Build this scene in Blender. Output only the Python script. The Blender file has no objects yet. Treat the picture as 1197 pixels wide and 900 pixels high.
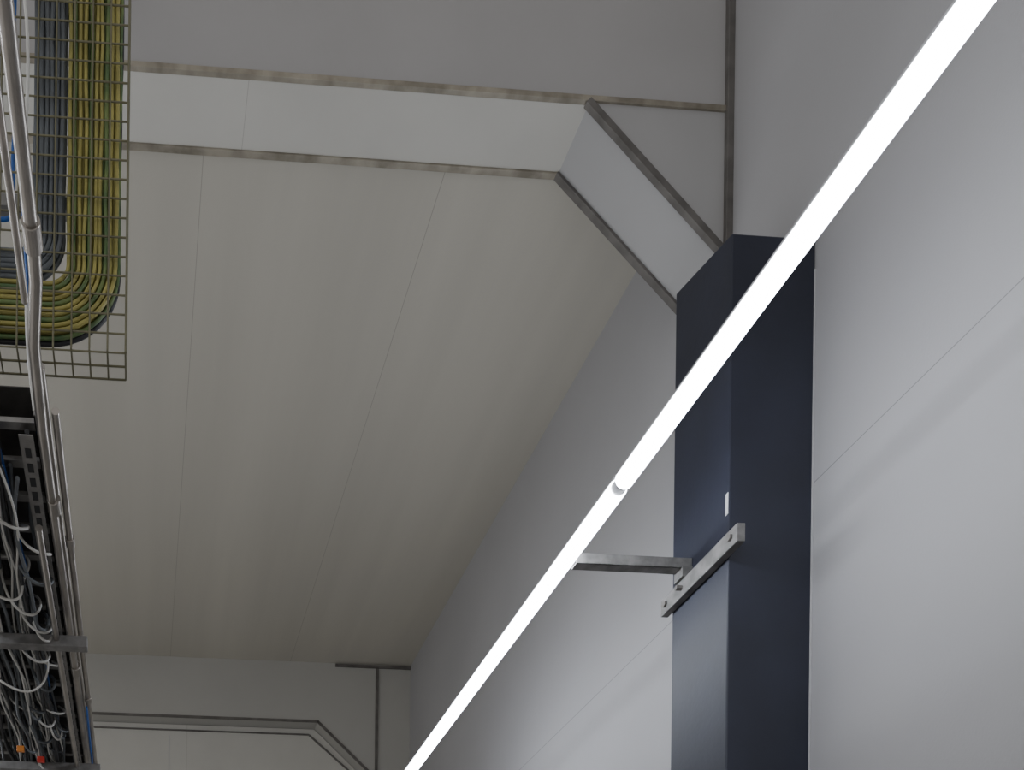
import bpy, bmesh, math, random
from mathutils import Vector, Matrix
random.seed(7)
OFF = Vector((0,0,1.6))      # eye height above floor; coordinates below are relative to eye height
S = bpy.context.scene
COL = S.collection

# ---------------------------------------------------------------- materials
def mat(name, col, rough=0.6, metal=0.0, var=0.06, scale=3.0, bump=0.0, bscale=60, stretch=(1,1,1), col2=None, spec=0.5, seams=None):
    m = bpy.data.materials.new(name); m.use_nodes = True
    nt = m.node_tree; b = nt.nodes['Principled BSDF']
    b.inputs['Roughness'].default_value = rough
    b.inputs['Metallic'].default_value = metal
    b.inputs['Specular IOR Level'].default_value = spec
    tc = nt.nodes.new('ShaderNodeTexCoord'); mp = nt.nodes.new('ShaderNodeMapping')
    mp.inputs['Scale'].default_value = stretch
    nt.links.new(tc.outputs['Object'], mp.inputs['Vector'])
    n = nt.nodes.new('ShaderNodeTexNoise'); n.inputs['Scale'].default_value = scale; n.inputs['Detail'].default_value = 6
    nt.links.new(mp.outputs[0], n.inputs['Vector'])
    r = nt.nodes.new('ShaderNodeValToRGB')
    c2 = col2 or tuple(min(1, c*(1+var)) for c in col)
    c1 = tuple(c*(1-var) for c in col) if not col2 else col
    r.color_ramp.elements[0].position = 0.35; r.color_ramp.elements[1].position = 0.65
    r.color_ramp.elements[0].color = (*c1, 1); r.color_ramp.elements[1].color = (*c2, 1)
    nt.links.new(n.outputs['Fac'], r.inputs['Fac'])
    out = r.outputs['Color']
    if seams:     # panel seams: sealant lines of the sandwich panels (axis, positions, half width, colour)
        axis, pos, hw, sc = seams
        sep = nt.nodes.new('ShaderNodeSeparateXYZ'); nt.links.new(tc.outputs['Object'], sep.inputs[0])
        for p in pos:
            cp = nt.nodes.new('ShaderNodeMath'); cp.operation='COMPARE'
            cp.inputs[1].default_value = p; cp.inputs[2].default_value = hw
            nt.links.new(sep.outputs[axis], cp.inputs[0])
            mx = nt.nodes.new('ShaderNodeMix'); mx.data_type='RGBA'
            nt.links.new(cp.outputs[0], mx.inputs[0]); nt.links.new(out, mx.inputs[6])
            mx.inputs[7].default_value = (*sc,1); out = mx.outputs[2]
    nt.links.new(out, b.inputs['Base Color'])
    if bump:
        n2 = nt.nodes.new('ShaderNodeTexNoise'); n2.inputs['Scale'].default_value = bscale; n2.inputs['Detail'].default_value = 3
        nt.links.new(tc.outputs['Object'], n2.inputs['Vector'])
        bp = nt.nodes.new('ShaderNodeBump'); bp.inputs['Strength'].default_value = bump; bp.inputs['Distance'].default_value = 0.01
        nt.links.new(n2.outputs['Fac'], bp.inputs['Height']); nt.links.new(bp.outputs[0], b.inputs['Normal'])
    return m

M_wall   = mat('wall_panel_grey', (.415,.41,.42), .65, var=.03, scale=1.2, bump=.08, bscale=90, spec=.25, seams=('Z',(1.9,4.402),.0022,(.24,.235,.24)))
M_wallfar= mat('wall_panel_warm', (.44,.43,.40), .6, var=.03, scale=1.2)
M_fascia = mat('fascia_panel', (.43,.42,.42), .6, var=.03, scale=1.5, bump=.06)
M_ceil   = mat('ceiling_panel', (.50,.475,.415), .6, var=.055, scale=1.6, stretch=(1.6,.12,1), bump=.05, bscale=80, spec=.3, seams=('X',(-2.24,-.985,.27,1.525),.0022,(.36,.335,.29)))
M_soffit = mat('soffit_panel', (.58,.565,.52), .55, var=.03, scale=2, seams=('X',(-1.5,.46),.0015,(.42,.40,.36)))
M_haunch = mat('haunch_panel', (.43,.425,.425), .6, var=.03, scale=2)
M_jointl = mat('joint_light', (.50,.50,.51), .6)
M_trim   = mat('trim_metal', (.25,.225,.18), .5, metal=.5, var=.3, scale=9, col2=(.44,.40,.33))
M_trimd  = mat('trim_metal_dark', (.17,.16,.15), .5, metal=.4, var=.2, scale=9)
M_col    = mat('column_navy_paint', (.019,.022,.038), .48, var=.15, scale=3, bump=.06, bscale=40)
M_floor  = mat('floor_concrete', (.45,.44,.43), .5, var=.1, scale=2)
M_galv   = mat('galvanised_steel', (.30,.29,.28), .45, metal=.7, var=.15, scale=25)
M_galvd  = mat('galvanised_steel_dull', (.20,.195,.19), .55, metal=.4, var=.25, scale=18)
M_steel  = mat('stainless_pipe', (.42,.39,.36), .28, metal=.9, var=.12, scale=12)
M_wire   = mat('mesh_wire_zinc', (.17,.16,.10), .45, metal=.5, var=.15, scale=20)
M_dark   = mat('tray_dark_steel', (.08,.075,.07), .55, metal=.5, var=.2, scale=15)
M_yel    = mat('cable_yellow', (.28,.25,.07), .45, var=.2, scale=14, col2=(.42,.37,.11))
M_grn    = mat('cable_green', (.07,.13,.05), .45, var=.2, scale=14, col2=(.17,.22,.07))
M_grey   = mat('cable_grey', (.11,.12,.13), .5, var=.2, scale=10)
M_blk    = mat('cable_black', (.025,.025,.028), .5)
M_wht    = mat('cable_white', (.55,.54,.51), .45)
M_blue   = mat('cable_blue', (.02,.10,.36), .4)
M_red    = mat('tag_red', (.55,.03,.02), .4)
M_orange = mat('tag_orange', (.6,.2,.03), .4)
M_house  = mat('fixture_aluminium', (.45,.45,.46), .4, metal=.5)
M_stick  = mat('label_white', (.6,.6,.6), .5)

def emis(name, col, s):
    m = bpy.data.materials.new(name); m.use_nodes = True; nt = m.node_tree
    nt.nodes.remove(nt.nodes['Principled BSDF'])
    e = nt.nodes.new('ShaderNodeEmission'); e.inputs['Color'].default_value = (*col,1); e.inputs['Strength'].default_value = s
    nt.links.new(e.outputs[0], nt.nodes['Material Output'].inputs['Surface']); return m
M_led = emis('led_diffuser', (.87,.92,1.0), 25)

# ---------------------------------------------------------------- helpers
def empty(name):
    e = bpy.data.objects.new(name, None); COL.objects.link(e); return e
def finish(name, bm, mats, parent=None, bevel=0, smooth=False):
    bmesh.ops.recalc_face_normals(bm, faces=bm.faces[:])
    me = bpy.data.meshes.new(name); bm.to_mesh(me); bm.free()
    for m in mats: me.materials.append(m)
    o = bpy.data.objects.new(name, me); COL.objects.link(o)
    if smooth:
        for p in me.polygons: p.use_smooth = True
    if bevel:
        md = o.modifiers.new('bevel','BEVEL'); md.width = bevel; md.segments = 2; md.limit_method='ANGLE'
    if parent: o.parent = parent
    return o
def addbox(bm, a, b, mi=0):
    a = Vector(a)+OFF; b = Vector(b)+OFF
    v = [bm.verts.new((x,y,z)) for x in (a.x,b.x) for y in (a.y,b.y) for z in (a.z,b.z)]
    for f in ((0,1,3,2),(4,6,7,5),(0,4,5,1),(2,3,7,6),(0,2,6,4),(1,5,7,3)):
        fc = bm.faces.new([v[i] for i in f]); fc.material_index = mi
def boxes(name, lst, mats, parent=None, bevel=0):
    bm = bmesh.new()
    for t in lst: addbox(bm, t[0], t[1], t[2] if len(t)>2 else 0)
    return finish(name, bm, mats, parent, bevel)
def prism_xz(bm, pts, y0, y1, mi=0):
    A = [bm.verts.new(Vector((x,y0,z))+OFF) for x,z in pts]
    B = [bm.verts.new(Vector((x,y1,z))+OFF) for x,z in pts]
    n = len(pts)
    fs = [bm.faces.new(A), bm.faces.new(B[::-1])]
    for i in range(n): fs.append(bm.faces.new((A[i],B[i],B[(i+1)%n],A[(i+1)%n])))
    for f in fs: f.material_index = mi
def tubes(name, paths, r, m, parent=None, smooth=True, res=3, kind='POLY'):
    cu = bpy.data.curves.new(name,'CURVE'); cu.dimensions='3D'; cu.bevel_depth = r; cu.bevel_resolution = res
    cu.use_fill_caps = True
    for p in paths:
        sp = cu.splines.new('NURBS' if kind=='NURBS' else 'POLY'); sp.points.add(len(p)-1)
        for i,q in enumerate(p):
            q = Vector(q)+OFF; sp.points[i].co = (*q,1)
        if kind=='NURBS': sp.order_u = 4; sp.use_endpoint_u = True; sp.resolution_u = 6
        sp.use_smooth = smooth
    cu.materials.append(m)
    o = bpy.data.objects.new(name, cu); COL.objects.link(o)
    if parent: o.parent = parent
    return o
def addcyl(bm, p0, p1, r, seg=20, mi=0):
    p0 = Vector(p0)+OFF; p1 = Vector(p1)+OFF; d = p1-p0
    rot = d.to_track_quat('Z','Y').to_matrix().to_4x4()
    g = bmesh.ops.create_cone(bm, cap_ends=True, segments=seg, radius1=r, radius2=r, depth=d.length, matrix=Matrix.Translation((p0+p1)/2)@rot)
    for v in g['verts']:
        for f in v.link_faces: f.material_index = mi

# ---------------------------------------------------------------- room shell (left, back and near top left out so world light gets in)
W = 2.80; WL = -2.80; H = 5.04; HS = 5.01; YF = 4.0; YB = 4.32; YE = 8.88; HT = 7.0; YN = -3.0; FL = -1.6
boxes('floor', [((WL-.2,YN,FL-.15),(W+.2,YE+1.2,FL))], [M_floor])
boxes('wall_right', [((W,YN,FL),(W+.2,YE+1.2,HT))], [M_wall])
boxes('ceiling', [((WL,YB,H),(W,YE+.2,H+.15))], [M_ceil])
# portal beam fascia + soffit + haunch
bm = bmesh.new()
addbox(bm, (WL,YF,HS+.002),(W,YB,HT),0)
addbox(bm, (WL,YF+.002,HS),(W,YB,HS+.002),1)
prism_xz(bm, [(2.10,HS),(W,HS),(W,4.31)], YF, YB, 2)
prism_xz(bm, [(-2.10,HS),(WL,4.31),(WL,HS)], YF, YB, 2)
finish('wall_fascia', bm, [M_fascia, M_soffit, M_haunch])

def bar_xz(bm, p, q, w, y0, y1, mi=0):
    p = Vector(p); q = Vector(q); d = (q-p).normalized(); n = Vector((-d.y,d.x))*w/2
    prism_xz(bm, [tuple(p+n),tuple(q+n),tuple(q-n),tuple(p-n)], y0, y1, mi)
bm = bmesh.new(); bar_xz(bm, (WL,HS+.008),(2.78,HS+.008),.026,YF-.010,YF+.012); finish('trim_1', bm, [M_trim], bevel=.002)
bm = bmesh.new(); bar_xz(bm, (WL,HS-.003),(2.10,HS-.003),.014,YB-.022,YB+.008); finish('trim_2', bm, [M_trim], bevel=.002)
bm = bmesh.new(); bar_xz(bm, (2.09,HS-.002),(2.80,4.30),.034,YF-.012,YF+.016); finish('trim_3', bm, [M_trimd], bevel=.002)
bm = bmesh.new(); bar_xz(bm, (2.09,HS-.004),(2.80,4.30),.016,YB-.026,YB+.008); finish('trim_4', bm, [M_trimd], bevel=.002)
boxes('trim_5', [((W-.032,YF-.025,3.4),(W,YF,HT))], [M_trimd], bevel=.002)

# far wall with chamfered opening
OX = 2.444; OZ = 4.42
bm = bmesh.new()
prism_xz(bm, [(WL,H),(W,H),(W,FL),(OX,FL),(OX,3.84),(1.82,OZ),(-1.82,OZ),(-OX,3.84),(-OX,FL),(WL,FL)], YE, YE+.24, 0)
finish('wall_far', bm, [M_wallfar])
bm = bmesh.new(); e=.004
prism_xz(bm, [(OX-e,FL),(OX-e,3.84-e),(1.82-e,OZ-e),(-1.82+e,OZ-e),(-OX+e,3.84-e),(-OX+e,FL)], YE+.16, YE+.22, 0)
for x in (-1.2,.27): addbox(bm,(x,YE+.157,FL),(x+.008,YE+.16,OZ-.12),1)
addbox(bm,(-1.76,YE+.145,OZ-.072),(1.76,YE+.16,OZ-.06),2)
bar_xz(bm,(1.76,OZ-.068),(OX-.02,3.79),.014,YE+.145,YE+.16,2)
finish('door_1', bm, [M_soffit, M_jointl, M_trimd])
bm = bmesh.new()
bar_xz(bm, (-1.82,OZ),(1.83,OZ),.024,YE-.012,YE-.0005)
bar_xz(bm, (1.82,OZ),(OX,3.84),.024,YE-.012,YE-.0005)
finish('trim_6', bm, [M_trimd])
boxes('trim_7', [((2.0,YE-.02,H-.040),(W,YE,H-.015))], [M_trimd])
boxes('trim_8', [((OX-.014,YE-.02,FL),(OX+.014,YE,H-.05))], [M_trimd])

# ---------------------------------------------------------------- column
cx0,cy0,cy1 = 2.435,3.462,3.84
bm = bmesh.new()
def colring(z0, z1):
    vs = [(cx0,cy0,z0),(W-.002,cy0,z0),(W-.002,cy1,z1),(cx0,cy1,z1)]
    return [bm.verts.new(Vector(v)+OFF) for v in vs]
a = colring(FL,FL); b = colring(3.83,3.95)
bm.faces.new(a[::-1]); bm.faces.new(b)
for i in range(4): bm.faces.new((a[i],a[(i+1)%4],b[(i+1)%4],b[i]))
colm = empty('steel_column')
finish('shaft', bm, [M_col], colm, bevel=.006)
boxes('base_plate', [((cx0-.08,cy0-.08,FL),(W-.002,cy1+.08,FL+.02))], [M_col], colm, .002)
boxes('edge_sealant', [((W-.007,cy0-.004,FL),(W-.001,cy0+.001,3.70))], [M_jointl], colm)
boxes('label', [((cx0-.0015,cy0+.004,2.66),(cx0,cy0+.02,2.75))], [M_stick], colm)

# ---------------------------------------------------------------- bracket
LX, LZ = 1.87, 2.615
br = empty('light_mounting_bracket')
bm = bmesh.new(); px1 = cx0-.001
addbox(bm,(px1-.035,3.36,2.470),(px1,3.87,2.545))
finish('clamp_bar', bm, [M_galvd], br, .003)
bm = bmesh.new()
addcyl(bm,(px1-.045,3.40,2.51),(px1-.034,3.40,2.51),.014,6)
addcyl(bm,(px1-.045,3.835,2.51),(px1-.034,3.835,2.51),.014,6)
addcyl(bm,(px1-.06,3.72,2.51),(px1-.034,3.72,2.51),.012,6)
finish('bolts', bm, [M_trimd], br)
ax = LX+.036
boxes('arm', [((ax,3.698,2.585),(cx0-.001,3.702,2.632)),((ax,3.698,2.585),(cx0-.001,3.742,2.589)),((ax,3.738,2.585),(cx0-.001,3.742,2.632)),
              ((cx0-.05,3.69,2.545),(cx0-.002,3.75,2.59))], [M_galvd], br, .001)

# ---------------------------------------------------------------- linear lights
def linear_light(X, Z, y0, y1):
    e = empty('linear_light_fixture')
    boxes('housing', [((X-.016,y0,Z+.034),(X+.016,y1,Z+.052))], [M_house], e, .003)
    bm = bmesh.new()
    addcyl(bm,(X,y0+.006,Z),(X,y1-.006,Z),.036,28)
    finish('diffuser', bm, [M_led], e)
    bm = bmesh.new()
    addcyl(bm,(X,y0,Z),(X,y0+.006,Z),.030,20); addcyl(bm,(X,y1-.006,Z),(X,y1,Z),.030,20)
    finish('end_caps', bm, [M_jointl], e)
    return e
linear_light(LX,LZ,.25,3.270)
linear_light(LX,LZ,3.300,6.31)
boxes('fixture_coupler', [((LX-.010,3.271,LZ+.0),(LX+.010,3.299,LZ+.02))], [M_house])
linear_light(-LX,LZ,.25,3.270)  # unseen left row, added out of frame to light the ceiling
linear_light(-LX,LZ,3.300,6.31)  # far half of the same added row, also unseen

# ---------------------------------------------------------------- vertical wire mesh cable tray
tray = empty('wire_mesh_cable_tray')
TY = 2.58; tx0, tx1 = -.50, -.068; zb = 2.37; zt = 5.6
P = []
z = zb
while z < zt:
    P.append([(tx0,TY+.09,z),(tx0,TY,z),(tx1,TY,z),(tx1,TY+.09,z)]); z += .058
nx = 9
for i in range(nx):
    x = tx0+(tx1-tx0)*i/(nx-1); P.append([(x,TY-.004,zb),(x,TY-.004,zt)])
for y in (TY+.045,TY+.09):
    P.append([(tx1,y,zb),(tx1,y,zt)]); P.append([(tx0,y,zb),(tx0,y,zt)])
    P.append([(tx0,y,zb),(tx1,y,zb)])
for x in [tx0+.054*i for i in range(9)]: P.append([(x,TY,zb),(x,TY+.09,zb)])
tubes('wires', P, .0029, M_wire, tray, smooth=False, res=2)
boxes('support_strut', [((tx0-.02,TY+.10,2.9),(tx1-.03,TY+.14,2.94)),((tx0-.02,TY+.10,5.42),(tx1,TY+.14,5.46)),
      ((tx0,TY+.14,5.42),(tx0+.04,YF-.003,5.46)),((tx1-.04,TY+.14,5.42),(tx1,YF-.003,5.46)),((tx0,TY+.14,2.90),(tx0+.03,TY+.17,5.42))],[M_galv],tray,.003)

def bendpath(cx,cz,r,y,xl,ztop,jit=.002):
    p = [(cx+r, y, ztop)]
    zz = ztop
    while zz > cz+.15:
        zz -= .12; p.append((cx+r+random.uniform(-jit,jit), y+random.uniform(-jit,jit), zz))
    for i in range(0,11):
        t = -math.pi/2*i/10; p.append((cx+r*math.cos(t), y, cz+r*math.sin(t)))
    p.append((xl,y,cz-r)); return p
cab = empty('earth_cable_bundle')
ye, gr, bk = [], [], []
for layer in range(3):
    for i in range(10):
        r = .062+.0158*i+(.007 if layer else 0)
        path = bendpath(-.305,2.645,r,TY+.018+.017*layer,-.9,zt,.003)
        if layer==2: bk.append(path)
        else: (ye if (i+layer)%3!=1 else gr).append(path)
tubes('yellow_cables', ye, .0060, M_yel, cab)
tubes('green_cables', gr, .0062, M_grn, cab)
tubes('gap_shade_cables', bk, .0080, M_blk, cab)  # black layer added behind the others, stands in for shade in the gaps
cg = empty('grey_cable_bundle')
gy = [bendpath(-.40,2.73,.055+.0155*i+(.007 if l else 0),TY+.018+.017*l,-.9,zt,.003) for l in range(2) for i in range(6)]
tubes('grey_cables', gy, .0074, M_grey, cg)
tubes('blue_cables', [bendpath(-.44,2.80,.03,TY+.02,-.9,zt,.006)], .006, M_blue, cg)

# ---------------------------------------------------------------- depth-running pipes & rack
pipes = empty('steel_conduit_pipes')
def ypath(x,z,y0,y1,n=24,j=.0): return [(x+random.uniform(-j,j),y0+(y1-y0)*i/n,z+random.uniform(-j,j)) for i in range(n+1)]
tubes('main_pipe', [[(-.272,.6,2.10),(-.272,2.02,2.10),(-.275,2.10,2.10),(-.305,2.3,2.13),(-.315,2.6,2.14),(-.31,8.8,2.14)]], .017, M_steel, pipes, res=6)
tubes('outer_pipe', [ypath(-.272,2.16,2.55,8.8,3)], .012, M_steel, pipes, res=6)
tubes('side_pipe', [ypath(-.305,2.20,2.45,8.8,3), ypath(-.36,2.06,2.9,8.8,3)], .012, M_steel, pipes, res=6)
tubes('near_pipe', [ypath(-.315,2.14,.6,2.2,3)], .010, M_steel, pipes, res=6)
bm = bmesh.new()
for y in (1.0,2.00,2.9,3.9,5.0): addcyl(bm,(-.272 if y<2.1 else -.31,y-.03,2.10 if y<2.1 else 2.14),(-.272 if y<2.1 else -.31,y+.03,2.10 if y<2.1 else 2.14),.023)
for y in (3.1,4.2,5.4): addcyl(bm,(-.272,y-.02,2.16),(-.272,y+.02,2.16),.017)
finish('couplings', bm, [M_steel], pipes, .002)

rack = empty('cable_ladder_rack')
L = []
RZ = 2.20
for x in (-.345,-.86):
    L += [((x,2.62,RZ),(x+.004,8.8,RZ+.06)),((x,2.62,RZ),(x+.02,8.8,RZ+.003)),((x,2.62,RZ+.057),(x+.02,8.8,RZ+.06))]
y = 2.65
while y < 8.7:
    L.append(((-.86,y,RZ+.005),(-.34,y+.03,RZ+.02))); y += .15
boxes('ladder', L, [M_galv], rack, 0)
boxes('tray_sheet', [((-.87,2.62,RZ+.085),(-.335,8.8,RZ+.088))], [M_dark], rack)
bm = bmesh.new(); y = 2.7
addbox(bm,(-.395,2.65,2.165),(-.350,8.8,2.168))
finish('channel', bm, [M_galv], rack)
D = []
while y < 8.6: D.append(((-.382,y,2.1635),(-.363,y+.035,2.165))); y += .06
boxes('slots', D, [M_blk], rack)
SA=[]
for y in (3.53,4.72,6.2,8.0):
    SA += [((-.96,y,2.03),(-.235,y+.045,2.075)),((-.96,y,FL),(-.915,y+.045,2.03))]
boxes('support_frames', SA, [M_galvd], rack, .003)

loose = empty('loose_cable_bundle')
def wig(n, m, r, nm, xr, zr, y0=2.5, y1=8.7, j=.03):
    ps = []
    for k in range(n):
        x = random.uniform(*xr); z = random.uniform(*zr); p=[]; y = y0+random.uniform(0,.3)
        while y < y1:
            p.append((x+random.uniform(-j,j),y,z+random.uniform(-j,j))); y += .22
        ps.append(p)
    tubes(nm, ps, r, m, loose, kind='NURBS', res=2)
wig(16,M_blk,.008,'black_cables',(-.80,-.38),(2.10,2.27))
wig(18,M_grey,.007,'grey_cables',(-.80,-.37),(2.08,2.27))
wig(12,M_wht,.0045,'white_cables',(-.75,-.40),(2.06,2.20),j=.04)
wig(2,M_blue,.006,'blue_cables',(-.60,-.43),(2.14,2.18),j=.015)
lp=[]; sp=[]
for k in range(34):
    y0 = random.uniform(2.9,5.6); x0 = random.uniform(-.40,-.33)-max(0,(y0-3))*random.uniform(0,.12); z0 = 2.15
    w = random.uniform(.06,.16); d = random.uniform(.05,.14)
    p=[(x0-w,y0,z0+.05),(x0-w*.9,y0-.02,z0-d*.6),(x0-w*.4,y0+.03,z0-d),(x0,y0+.05,z0-d*.7),(x0-.01,y0+.1,z0-.01),(x0-.05,y0+.18,z0+.05)]
    (lp if k%2 else sp).append(p)
lp.append([(-.60,3.25,2.20),(-.52,3.25,2.19),(-.45,3.25,2.22),(-.43,3.26,2.17),(-.47,3.27,2.12),(-.46,3.28,2.06),(-.52,3.3,2.05),(-.60,3.3,2.10)])
lp.append([(-.66,3.75,2.12),(-.56,3.75,2.20),(-.44,3.76,2.18),(-.41,3.78,2.08),(-.45,3.8,1.98),(-.55,3.8,1.96),(-.66,3.8,2.04)])
tubes('white_loops', lp, .0050, M_wht, loose, kind='NURBS', res=3)
tubes('grey_loops', sp, .006, M_grey, loose, kind='NURBS', res=3)
tubes('blue_hose', [[(-.36,1.9,2.6),(-.33,1.95,2.5),(-.30,2.0,2.3),(-.315,2.2,2.25),(-.33,2.5,2.3),(-.36,2.6,2.34)],
                    [(-.28,4.2,2.12),(-.285,5.0,2.10),(-.29,6,2.12)]], .006, M_blue, loose, kind='NURBS')
tubes('white_hose', [[(-.40,2.5,3.5),(-.34,2.5,3.2),(-.38,2.5,2.9),(-.33,2.5,2.65),(-.37,2.5,2.4),(-.34,2.6,2.2)]], .005, M_wht, loose, kind='NURBS')
boxes('red_tag', [((-.56,4.55,2.0),(-.52,4.57,2.03))], [M_red], loose, .003)
boxes('orange_tag', [((-.66,4.5,2.03),(-.62,4.52,2.06))], [M_orange], loose, .003)

# ---------------------------------------------------------------- world
w = bpy.data.worlds.new('world'); S.world = w; w.use_nodes = True
w.node_tree.nodes['Background'].inputs['Color'].default_value = (1,.98,.95,1)
w.node_tree.nodes['Background'].inputs['Strength'].default_value = .46

# ---------------------------------------------------------------- camera (perspective-corrected: shift lens)
psi = .05; rho = .012; F = 1000.0
cd = bpy.data.cameras.new('camera'); cam = bpy.data.objects.new('camera', cd); COL.objects.link(cam)
fwd = Vector((math.sin(psi),math.cos(psi),0)); R0 = Vector((math.cos(psi),-math.sin(psi),0)); U0 = Vector((0,0,1))
R = (R0+rho*U0).normalized(); U = (U0-rho*R0).normalized()
m = Matrix((R,U,-fwd)).transposed().to_4x4(); m.translation = OFF
cam.matrix_world = m
cd.sensor_fit='HORIZONTAL'; cd.sensor_width = 36; cd.lens = F/1197*36
cd.shift_x = (598.5-212)/1197; cd.shift_y = (1335-450)/1197
cd.clip_start = .05
S.camera = cam
